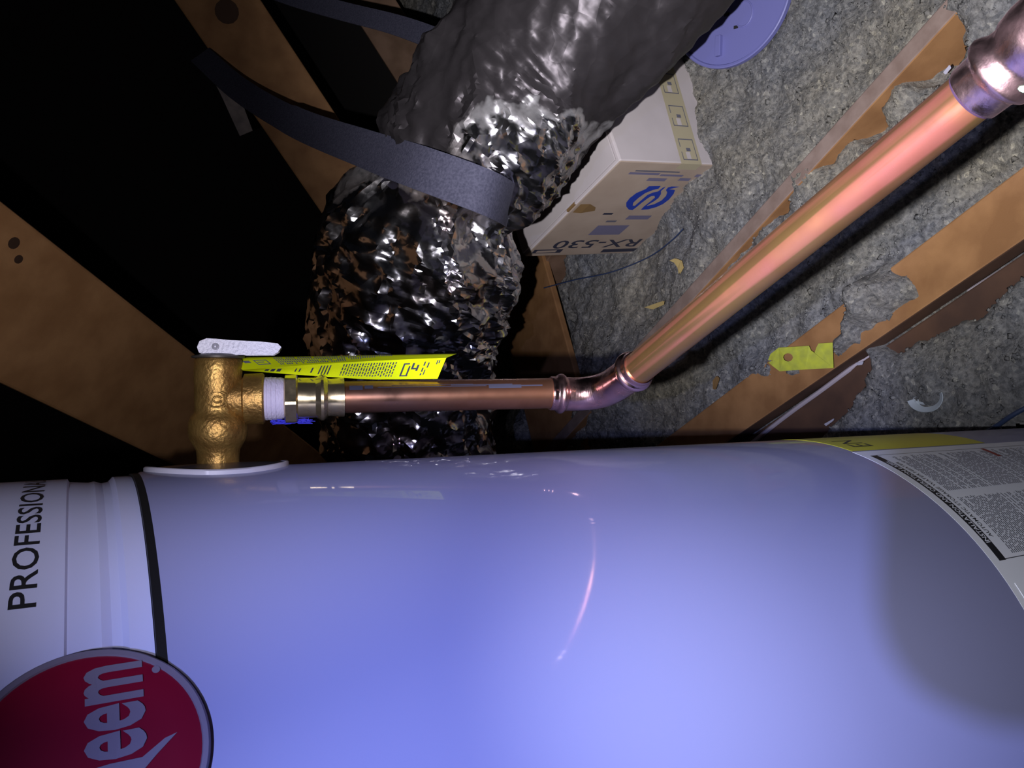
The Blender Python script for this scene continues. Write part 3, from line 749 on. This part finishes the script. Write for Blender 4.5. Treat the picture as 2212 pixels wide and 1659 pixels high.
rowsA = [[tagp(*[topE(t)[i] * (1 - s) + fold(t)[i] * s for i in (0, 1)], (.010 * (1 - s) - .004 * s)) for t in US] for s in (0, .33, .66, 1)]
flA = sheet('upper_flap', rowsA, 'tag_yellow', tg_)
rowsB = [[tagp(*[fold(t)[i] * (1 - s) + botE(t)[i] * s for i in (0, 1)], -.004 * (1 - s) + (.004 + .003 * math.sin(s * 3)) * s) for t in US] for s in (0, .33, .66, 1)]
flB = sheet('lower_flap', rowsB, 'tag_yellow', tg_)
def onsheet(rows, t, s):
    nr, nc = len(rows) - 1, len(rows[0]) - 1; a = min(int(s * nr), nr - 1); b = min(int(t * nc), nc - 1); fs = s * nr - a; ft_ = t * nc - b
    return (rows[a][b] * (1 - ft_) + rows[a][b + 1] * ft_) * (1 - fs) + (rows[a + 1][b] * (1 - ft_) + rows[a + 1][b + 1] * ft_) * fs + FR * .0004
def dash(mb, rows, t0, t1, s0, s1):
    mb.add([onsheet(rows, t0, s0), onsheet(rows, t1, s0), onsheet(rows, t1, s1), onsheet(rows, t0, s1)], [(0, 1, 2, 3)])
pa = MB()
t = .20
while t < .74:
    for s0 in (.06, .26, .46, .66):
        if random.random() < .85 and t < .74 - s0 * .35: dash(pa, rowsA, t, t + .006, s0, s0 + .15)
    t += .0105
for (t0, t1, s0, s1) in ((.10, .16, .25, .32), (.10, .16, .62, .70), (.10, .105, .25, .7), (.155, .16, .25, .7), (.11, .14, .42, .5), (.05, .08, .3, .5)): dash(pa, rowsA, t0, t1, s0, s1)
obj('fine_print', pa.v, pa.f, 'print_grey', flA)
pb = MB(); t = .50
while t < .76:
    s0 = .12
    while s0 < .84:
        wl_ = random.uniform(.08, .2)
        dash(pb, rowsB, t, t + .006, s0, min(s0 + wl_, .86)); s0 += wl_ + .05
    t += .0135
for tt in (.39, .405, .42, .435):
    dash(pb, rowsB, tt, tt + .006, .15, .85)
for (t0, t1, s0, s1) in ((.35, .358, .3, .75), (.27, .277, .35, .7), (.29, .297, .35, .7), (.12, .14, .3, .7), (.15, .17, .3, .75), (.18, .20, .3, .75),
                         (.80, .808, .2, .85), (.80, .84, .80, .86), (.83, .838, .35, .80), (.845, .875, .45, .52), (.845, .855, .2, .45), (.87, .88, .3, .6), (.80, .83, .2, .27),
                         (.90, .907, .15, .35), (.90, .907, .45, .65), (.90, .907, .72, .82), (.92, .927, .2, .45), (.915, .92, .55, .8), (.96, .966, .1, .3), (.97, .976, .1, .25)): dash(pb, rowsB, t0, t1, s0, s1)
obj('fine_print', pb.v, pb.f, 'print_navy', flB)

# ------------------------------------------------------------------ foil flex duct
duct = thing('flex_duct', at(930, 520, 1.28), 'crumpled silver foil insulated flex duct pinched by a strap', 'duct')
cl = [(2020, -1150, 0.92, .150), (1790, -760, 0.97, .150), (1600, -430, 1.02, .150), (1440, -200, 1.08, .148), (1290, -8, 1.14, .146), (1150, 150, 1.19, .144), (1042, 290, 1.22, .146), (965, 420, 1.25, .146), (915, 540, 1.29, .166), (880, 680, 1.34, .160), (880, 830, 1.40, .150), (895, 1000, 1.48, .150), (915, 1180, 1.58, .150)]
NR = 350
cpts = spline([at(u, v, Z) for u, v, Z, r in cl], NR); crad = spline([(r, 0, 0) for *_, r in cl], NR)[:, 0]
pl_, fr_ = frames(cpts.tolist()); SEG = 150
arc_ = np.concatenate([[0], np.cumsum(np.linalg.norm(np.diff(cpts, axis=0), axis=1))])
strap_s = arc_[NR * 7 // 12]
aa_ = np.linspace(0, 2 * math.pi, SEG, endpoint=False)
_JX = rng.random((128, 128)); _JY = rng.random((128, 128)); _JH = rng.random((128, 128))
def crumple(x, y, wrap_y):
    """creased cell pattern (distance to the nearest scattered point), periodic in y"""
    xi = np.floor(x).astype(int); yi = np.floor(y).astype(int); best = np.full(x.shape, 9.0)
    for dx in (-1, 0, 1):
        for dy in (-1, 0, 1):
            a = xi + dx; b = (yi + dy) % wrap_y
            d = np.hypot(x - (xi + dx + _JX[a % 128, b % 128]), y - (yi + dy + _JY[a % 128, b % 128])) + .5 * _JH[a % 128, b % 128]
            best = np.minimum(best, d)
    return best
Sg, Ag = np.meshgrid(arc_, aa_, indexing='ij')
wx = Sg + .02 * fbm(np.cos(Ag) * 2 + Sg * 9, np.sin(Ag) * 2 + 30, 2); wa = Ag + .35 * fbm(np.cos(Ag) * 2 + 9 + Sg * 7, np.sin(Ag) * 2, 2)
c1_ = crumple(wx / .060 + 40, wa / (2 * math.pi) * 22 + wx * 9, 22); c2_ = crumple(wx / .024 + 70, wa / (2 * math.pi) * 46 + wx * 20, 46); c3_ = crumple(wx / .011 + 9, wa / (2 * math.pi) * 100, 100)
lowf = fbm(np.cos(Ag) * 1.5 + Sg * 5, np.sin(Ag) * 1.5 + 40, 3)
wr_ = 1 / (1 + np.exp(-(Sg - strap_s + .17 + .25 * lowf) / .03))          # film is tauter and smoother up-duct of the strap
Rg = crad[:, None] - .030 * np.exp(-((Sg - strap_s) / .040) ** 2) + .022 * lowf + .0010 * np.sin(Sg * 2 * math.pi / .03) + (.004 + .016 * wr_) * (c1_ - .6) + (.0035 + .0062 * wr_) * (c2_ - .6) + (.0003 + .0022 * wr_) * (c3_ - .6)
v = np.zeros((NR, SEG, 3))
for i, (p, (t, nn, bb)) in enumerate(zip(pl_, fr_)):
    v[i] = np.array(p) + np.outer(Rg[i] * np.cos(aa_), np.array(nn)) + np.outer(Rg[i] * np.sin(aa_), np.array(bb))
vv = v.reshape(-1, 3); ff = []
for i in range(NR - 1):
    for k in range(SEG):
        k2 = (k + 1) % SEG; a, b, c, d = i * SEG + k, i * SEG + k2, (i + 1) * SEG + k2, (i + 1) * SEG + k
        if (i + k) % 2: ff += [(a, b, c), (a, c, d)]
        else: ff += [(a, b, d), (b, c, d)]
obj('foil_jacket', vv.tolist(), ff, 'foil_jacket', duct, smooth=25)

# ------------------------------------------------------------------ straps
sp = spline([at(*q) for q in ((432, 118, 1.745), (520, 195, 1.62), (640, 265, 1.44), (790, 322, 1.21), (900, 360, 1.08), (1000, 396, 1.045), (1060, 420, 1.06), (1094, 438, 1.12), (1108, 450, 1.20))], 60)
wdv = [(-YI * 1.0 + XI * .35 + ZI * (.5 if i < 14 else .0)) for i in range(60)]
wdt = [0.050 + 0.010 * min(1, i / 25) for i in range(60)]
st = thing('hanging_strap', Vector(sp[30]), 'wide grey woven strap slung under the foil duct from the rafter', 'strap')
obj('webbing', *ribbon(sp.tolist(), wdv, wdt, .0018), 'webbing', st, smooth=30)
tl = spline([at(*q) for q in ((478, 160, 1.685), (496, 200, 1.69), (512, 240, 1.70), (532, 288, 1.70))], 14)
obj('loose_tail', *ribbon(tl.tolist(), [(XI - YI * .4)] * 14, [.042 - .012 * (i / 13) for i in range(14)], .0018), 'webbing_dusty', st, smooth=30, label='frayed loose end')
s2 = spline([at(*q) for q in ((540, -40, 1.86), (640, -4, 1.82), (740, 24, 1.74), (850, 52, 1.62), (940, 84, 1.50), (1006, 114, 1.42), (1040, 140, 1.40))], 40)
obj('hanging_strap', *ribbon(s2.tolist(), [(-YI + XI * .3 + ZI * .35)] * 40, [.050 - .008 * (i / 39) for i in range(40)], .0018), 'webbing', smooth=30,
    label='narrower grey strap running behind the upper foil duct', cat='strap')

# ------------------------------------------------------------------ cardboard box
KP = Vector((0.4425, 1.2485, 0.3768))
B1 = Vector((-0.33724, 0.94141, -0.00405)); B3 = Vector((0.93471, 0.33535, 0.11771)); B2 = Vector((0.11217, 0.03591, -0.99304))
LA, LB, LC = 0.405, 0.352, 0.40                # along B1, down B2, along B3
crate = thing('cardboard_box', KP + B2 * LB + B1 * LA / 2, 'cardboard box with blue emblem half buried in insulation under the duct', 'box')
v, f = box_axes(KP, B1 * LA, B2 * LB, B3 * LC)
bo = obj('carton', v, f, ['card_lit', 'card_shaded'], crate, bevel=0.004)
for p in bo.data.polygons:
    c = p.center + ORG[bo.name] - KP
    p.material_index = 1 if abs(c.dot(B3)) < 0.01 else 0  # same board all round; printed side darker, lighting difference put into colour
def onB(a, b, o=.0012): return KP + B1 * (a / 1000) + B2 * (b / 1000) - B3 * o      # printed long side, mm
def onA(c, b, o=.0012): return KP + B3 * (c / 1000) + B2 * (b / 1000) - B1 * o      # end with the tape
def flatB(v2, f, m, name, par=bo, fn=onB): return obj(name, [fn(x, y) for x, y in v2], f, m, par)
v2, f = text2d('RX-530', 1, .012)                         # text right = up the box, text up = along B1
v2 = fit2d(v2, 0, 1, 0, 1); flatB(np.stack([325 + v2[:, 1] * 40, 312 - v2[:, 0] * 262], -1), f, 'print_navy', 'model_lettering')
def quadB(a0, a1, b0, b1): return [(a0, b0), (a1, b0), (a1, b1), (a0, b1)]
qm = {'print_navy': [(368, 386, 8, 92), (375, 392, 220, 335), (198, 206, 98, 125)], 'print_violet': [(36, 44, 52, 135), (40, 47, 140, 205), (55, 66, 118, 170), (52, 62, 205, 238), (36, 46, 240, 300), (255, 300, 120, 215), (210, 228, 180, 250)], 'print_grey': [(28, 33, 62, 185), (232, 240, 130, 160)]}
for m_, rs_ in qm.items():
    for a0, a1, b0, b1 in rs_: obj('printed_line', [onB(*q) for q in quadB(a0, a1, b0, b1)], [(0, 1, 2, 3)], m_, bo)
hole = MB(); hole.add([onB(*q, .0016) for q in quadB(372, 382, 18, 75)], [(0, 1, 2, 3)]); obj('printed_frame', hole.v, hole.f, 'card_shaded', bo)
emb = [(750, 565), (985, 560), (940, 615), (830, 640), (680, 700), (540, 800), (440, 890), (425, 950), (470, 955), (590, 850), (720, 740), (830, 690), (930, 670), (1020, 600), (1085, 570), (1060, 600), (990, 660), (990, 720), (940, 800), (860, 860), (740, 930), (700, 960), (850, 925), (1000, 850), (1090, 760), (1115, 690), (1090, 640), (1130, 590), (1200, 570), (1365, 575), (1150, 625), (1270, 640), (1240, 720), (1150, 830), (1030, 920), (900, 980), (740, 1025), (590, 1035), (650, 970), (790, 860), (870, 790), (860, 755), (800, 760), (720, 810), (600, 900), (480, 1000), (420, 1040), (350, 1030), (300, 970), (300, 890), (370, 800), (500, 700), (690, 620)]
e2 = []
for (x, y) in emb:
    h_ = rayhit(1320 + x / 9.217, 340 + y / 9.217, KP, B3) - KP; e2.append((h_.dot(B1) * 1000, h_.dot(B2) * 1000))
v2, f = poly2d(e2); flatB(v2, f, 'print_blue', 'emblem')
tape = obj('packing_tape', [onA(-1, 163, .0009), onA(-1, 222, .0009), onA(398, 262, .0009), onA(398, 205, .0009)], [(0, 1, 2, 3)], 'packing_tape', bo, label='strip of printed packing tape')
obj('packing_tape', [onB(-1, 163, .0009), onB(-1, 222, .0009), onB(20, 222, .0009), onB(20, 163, .0009)], [(0, 1, 2, 3)], 'packing_tape', bo)
def qa(mb, c0, c1, b0, b1, o=.0014):
    sh = lambda c: c * .1
    mb.add([onA(c0, b0 + sh(c0), o), onA(c0, b1 + sh(c0), o), onA(c1, b1 + sh(c1), o), onA(c1, b0 + sh(c1), o)], [(0, 1, 2, 3)])
for c in (8, 92, 176, 260):
    tp_ = MB(); tw = MB()
    qa(tp_, c, c + 2.5, 172, 214); qa(tp_, c + 50, c + 52.5, 172, 214); qa(tp_, c, c + 20, 172, 174); qa(tp_, c + 32, c + 52, 172, 174); qa(tp_, c, c + 52, 212, 214); qa(tp_, c + 22, c + 30, 188, 200)
    obj('tape_print', tp_.v, tp_.f, 'print_grey', tape)
    qa(tw, c + 3, c + 20, 184, 196); obj('tape_panel', tw.v, tw.f, 'card_lit', tape)  # pale rectangle inside each printed frame
# ragged brown piece laid over the top edge
v2, f = poly2d([(150, -40), (168, -2), (158, 30), (172, 55), (186, 62), (196, 30), (200, -2), (196, -40)])
obj('brown_piece', [KP + B1 * (x / 1000) + (B2 * (y / 1000) - B3 * .003 if y > 0 else B3 * (-y / 1000) - B2 * .003) for x, y in v2], f, 'plain_brown', bo)
# folded flap line on the top
obj('flap', *box_axes(KP + B1 * .006 + B3 * .006 - B2 * .004, B1 * (LA - .012), B3 * (LC - .012), -B2 * .003), 'card_lit', bo, bevel=.0008)

# ------------------------------------------------------------------ plastic lid
lc = onz(1577, -6, 0.165); ln = Vector((-0.10, -0.22, 1)).normalized()
lid = thing('bucket_lid', lc, 'round violet grey plastic lid lying on the insulation', 'lid')
LR = 0.136
v, f = lathe(lc - ln * .008, ln, [(0, LR - .004), (.001, LR), (.011, LR), (.0125, LR - .002), (.0120, LR - .006), (.0085, LR - .008), (.0085, LR * .8), (.0085, .002)], 72)
ld = obj('lid_disc', v, f, 'lid_plastic', lid, smooth=30)
lx = (XI - ln * XI.dot(ln)).normalized(); ly = ln.cross(lx); ly = ly if ly.dot(YI) > 0 else -ly
def lp(u, v): h = rayhit(u, v, lc + ln * .001, ln); return h
cc_ = lp(1606, 30); rg = [cc_ + lx * (.020 * math.cos(a)) + ly * (.024 * math.sin(a)) for a in np.linspace(-1.9, 2.3, 26)]
obj('moulded_ring', *sweep(rg, [.0016] * 26, 8), 'lid_plastic', lid, smooth=True)
for (u, vv_, du) in ((1570, 28, .012), (1590, 55, .010)):
    p = lp(u, vv_); obj('slot', *box_axes(p - lx * du / 2, lx * du, ly * .006, ln * .0006), 'slot_black', lid)
p = lp(1556, 78); obj('tab', *box_axes(p - lx * .006, lx * .012, ly * .040, ln * .010), 'lid_plastic', lid, bevel=.001)

# ------------------------------------------------------------------ small things lying about
def hz_at(x, y): return float(ins_h(np.array([x]), np.array([y]))[0])
def lay(name, pts, m, label, cat, z, holes=(), thick=.0006, crumple=.002):
    o2 = [tuple(onz(u, v, z))[:2] for u, v in pts]; h2 = [[tuple(onz(u, v, z))[:2] for u, v in h] for h in holes]
    v2, f = poly2d(o2, h2); n = len(v2)
    top = [(x, y, z + crumple * math.sin(x * 90) * math.cos(y * 70)) for x, y in v2]; bot = [(x, y, q - thick) for x, y, q in top]
    return obj(name, top + bot, list(f) + [tuple(n + i for i in reversed(q)) for q in f], m, label=label, cat=cat)
lay('paper_tag', [(1658, 778), (1663, 765), (1682, 751), (1747, 747), (1751, 757), (1760, 762), (1764, 750), (1768, 742), (1798, 740), (1800, 795), (1740, 798), (1683, 802), (1668, 790), (1659, 783), (1670, 778)], 'scrap_yellow', 'torn yellow paper tag lying on the wide flat joist', 'tag', JT + .035,
    holes=[[(1703 + 10 * math.cos(a), 772 + 9 * math.sin(a)) for a in np.linspace(0, 6.28, 12, endpoint=False)]])
cs = thing('plastic_curl', onz(2000, 870, .13), 'curled pale blue plastic strip lying on the insulation', 'scrap')
for k, (du, dv, rr2) in enumerate(((0, 0, 1.0), (4, 5, .82), (-3, -4, .62))):
    pts = [onz(2000 + du + 34 * rr2 * math.cos(a), 858 + dv + 27 * rr2 * math.sin(a), .150 - .004 * k) for a in np.linspace(-.35, 2.9, 18)]
    obj('strand', *ribbon(pts, [p_c - onz(2000, 850, .15) + Vector((0, 0, .02)) for p_c in pts], [.010 * (1 - .4 * k / 2)] * 18, .0012), 'pale_plastic', cs, smooth=True)
pts = spline([onz(u, v, z) for u, v, z in ((2110, 945, .15), (2150, 922, .155), (2185, 898, .16), (2240, 868, .155))], 20)
obj('wire', *sweep(pts.tolist(), [.0035] * 20, 8), 'blue_wire', smooth=True, label='dark blue wire on the insulation beside the heater', cat='wire')
pts = spline([onz(u, v, z) for u, v, z in ((1560, 1008, .105), (1690, 905, .105), (1775, 843, .105), (1850, 788, .100), (1950, 722, .06), (2060, 650, .05), (2240, 540, .05))], 60)
obj('cable', *sweep(pts.tolist(), [.0045] * 60, 8), 'cable_sheath', smooth=True, label='pale sheathed cable running along the side of the flat joist', cat='cable')
pts = spline([onz(u, v, z) for u, v, z in ((1175, 622, .15), (1240, 605, .135), (1320, 588, .11), (1400, 556, .10), (1450, 520, .12), (1475, 495, .13))], 30)
obj('wire', *sweep(pts.tolist(), [.0016] * 30, 6), 'blue_wire', smooth=True, label='thin dark wire lying beside the cardboard box', cat='wire')
lay('wood_chip', [(1446, 563), (1458, 558), (1470, 563), (1474, 578), (1466, 592), (1462, 578), (1455, 567)], 'chip_wood', 'hooked yellow wood chip on the insulation near the box', 'wood chip', .15, thick=.004)
lay('wood_chip', [(1392, 664), (1420, 654), (1434, 650), (1432, 658), (1408, 668)], 'chip_wood', 'straight yellow wood chip on the insulation near the elbow', 'wood chip', .145, thick=.004)
lay('wood_chip', [(1539, 822), (1546, 812), (1550, 818), (1544, 842), (1540, 840)], 'plain_brown', 'small brown wood splinter on the insulation beside the torn tag', 'wood chip', .15, thick=.004)
lay('white_scrap', [(1848, 784), (1864, 781), (1861, 788), (1852, 789)], 'white_scrap', 'tiny white scrap at the joint of the dark board', 'scrap', .14, thick=.002)
lay('white_scrap', [(1780, 916), (1800, 904), (1798, 909), (1784, 920)], 'white_scrap', 'tiny white sliver next to the heater', 'scrap', .14, thick=.002)
lay('white_scrap', [(2036, 156), (2050, 140), (2052, 146), (2040, 160)], 'white_scrap', 'small white sliver on the insulation by the weathered joist', 'scrap', .16, thick=.002)

# ------------------------------------------------------------------ the phone that takes the picture (its shadow falls on the heater)
x0, x1, y0, y1, rr3 = -0.034, 0.113, -0.022, 0.0535, 0.018
pts = []
for (cx2, cy2, a0) in ((x1 - rr3, y1 - rr3, 0), (x0 + rr3, y1 - rr3, 90), (x0 + rr3, y0 + rr3, 180), (x1 - rr3, y0 + rr3, 270)):
    for k in range(9):
        a = D(a0 + k * 90 / 8); pts.append((cx2 + rr3 * math.cos(a), cy2 + rr3 * math.sin(a)))
n = len(pts); vv = [off(x, y, -.0165) for x, y in pts] + [off(x, y, -.0085) for x, y in pts]
ff = [tuple(range(n)), tuple(range(2 * n - 1, n - 1, -1))] + [(i, n + i, n + (i + 1) % n, (i + 1) % n) for i in range(n)]
obj('smartphone', vv, ff, 'phone_black', bevel=.001, label='black smartphone with rounded corners held up in front of the heater', cat='phone')
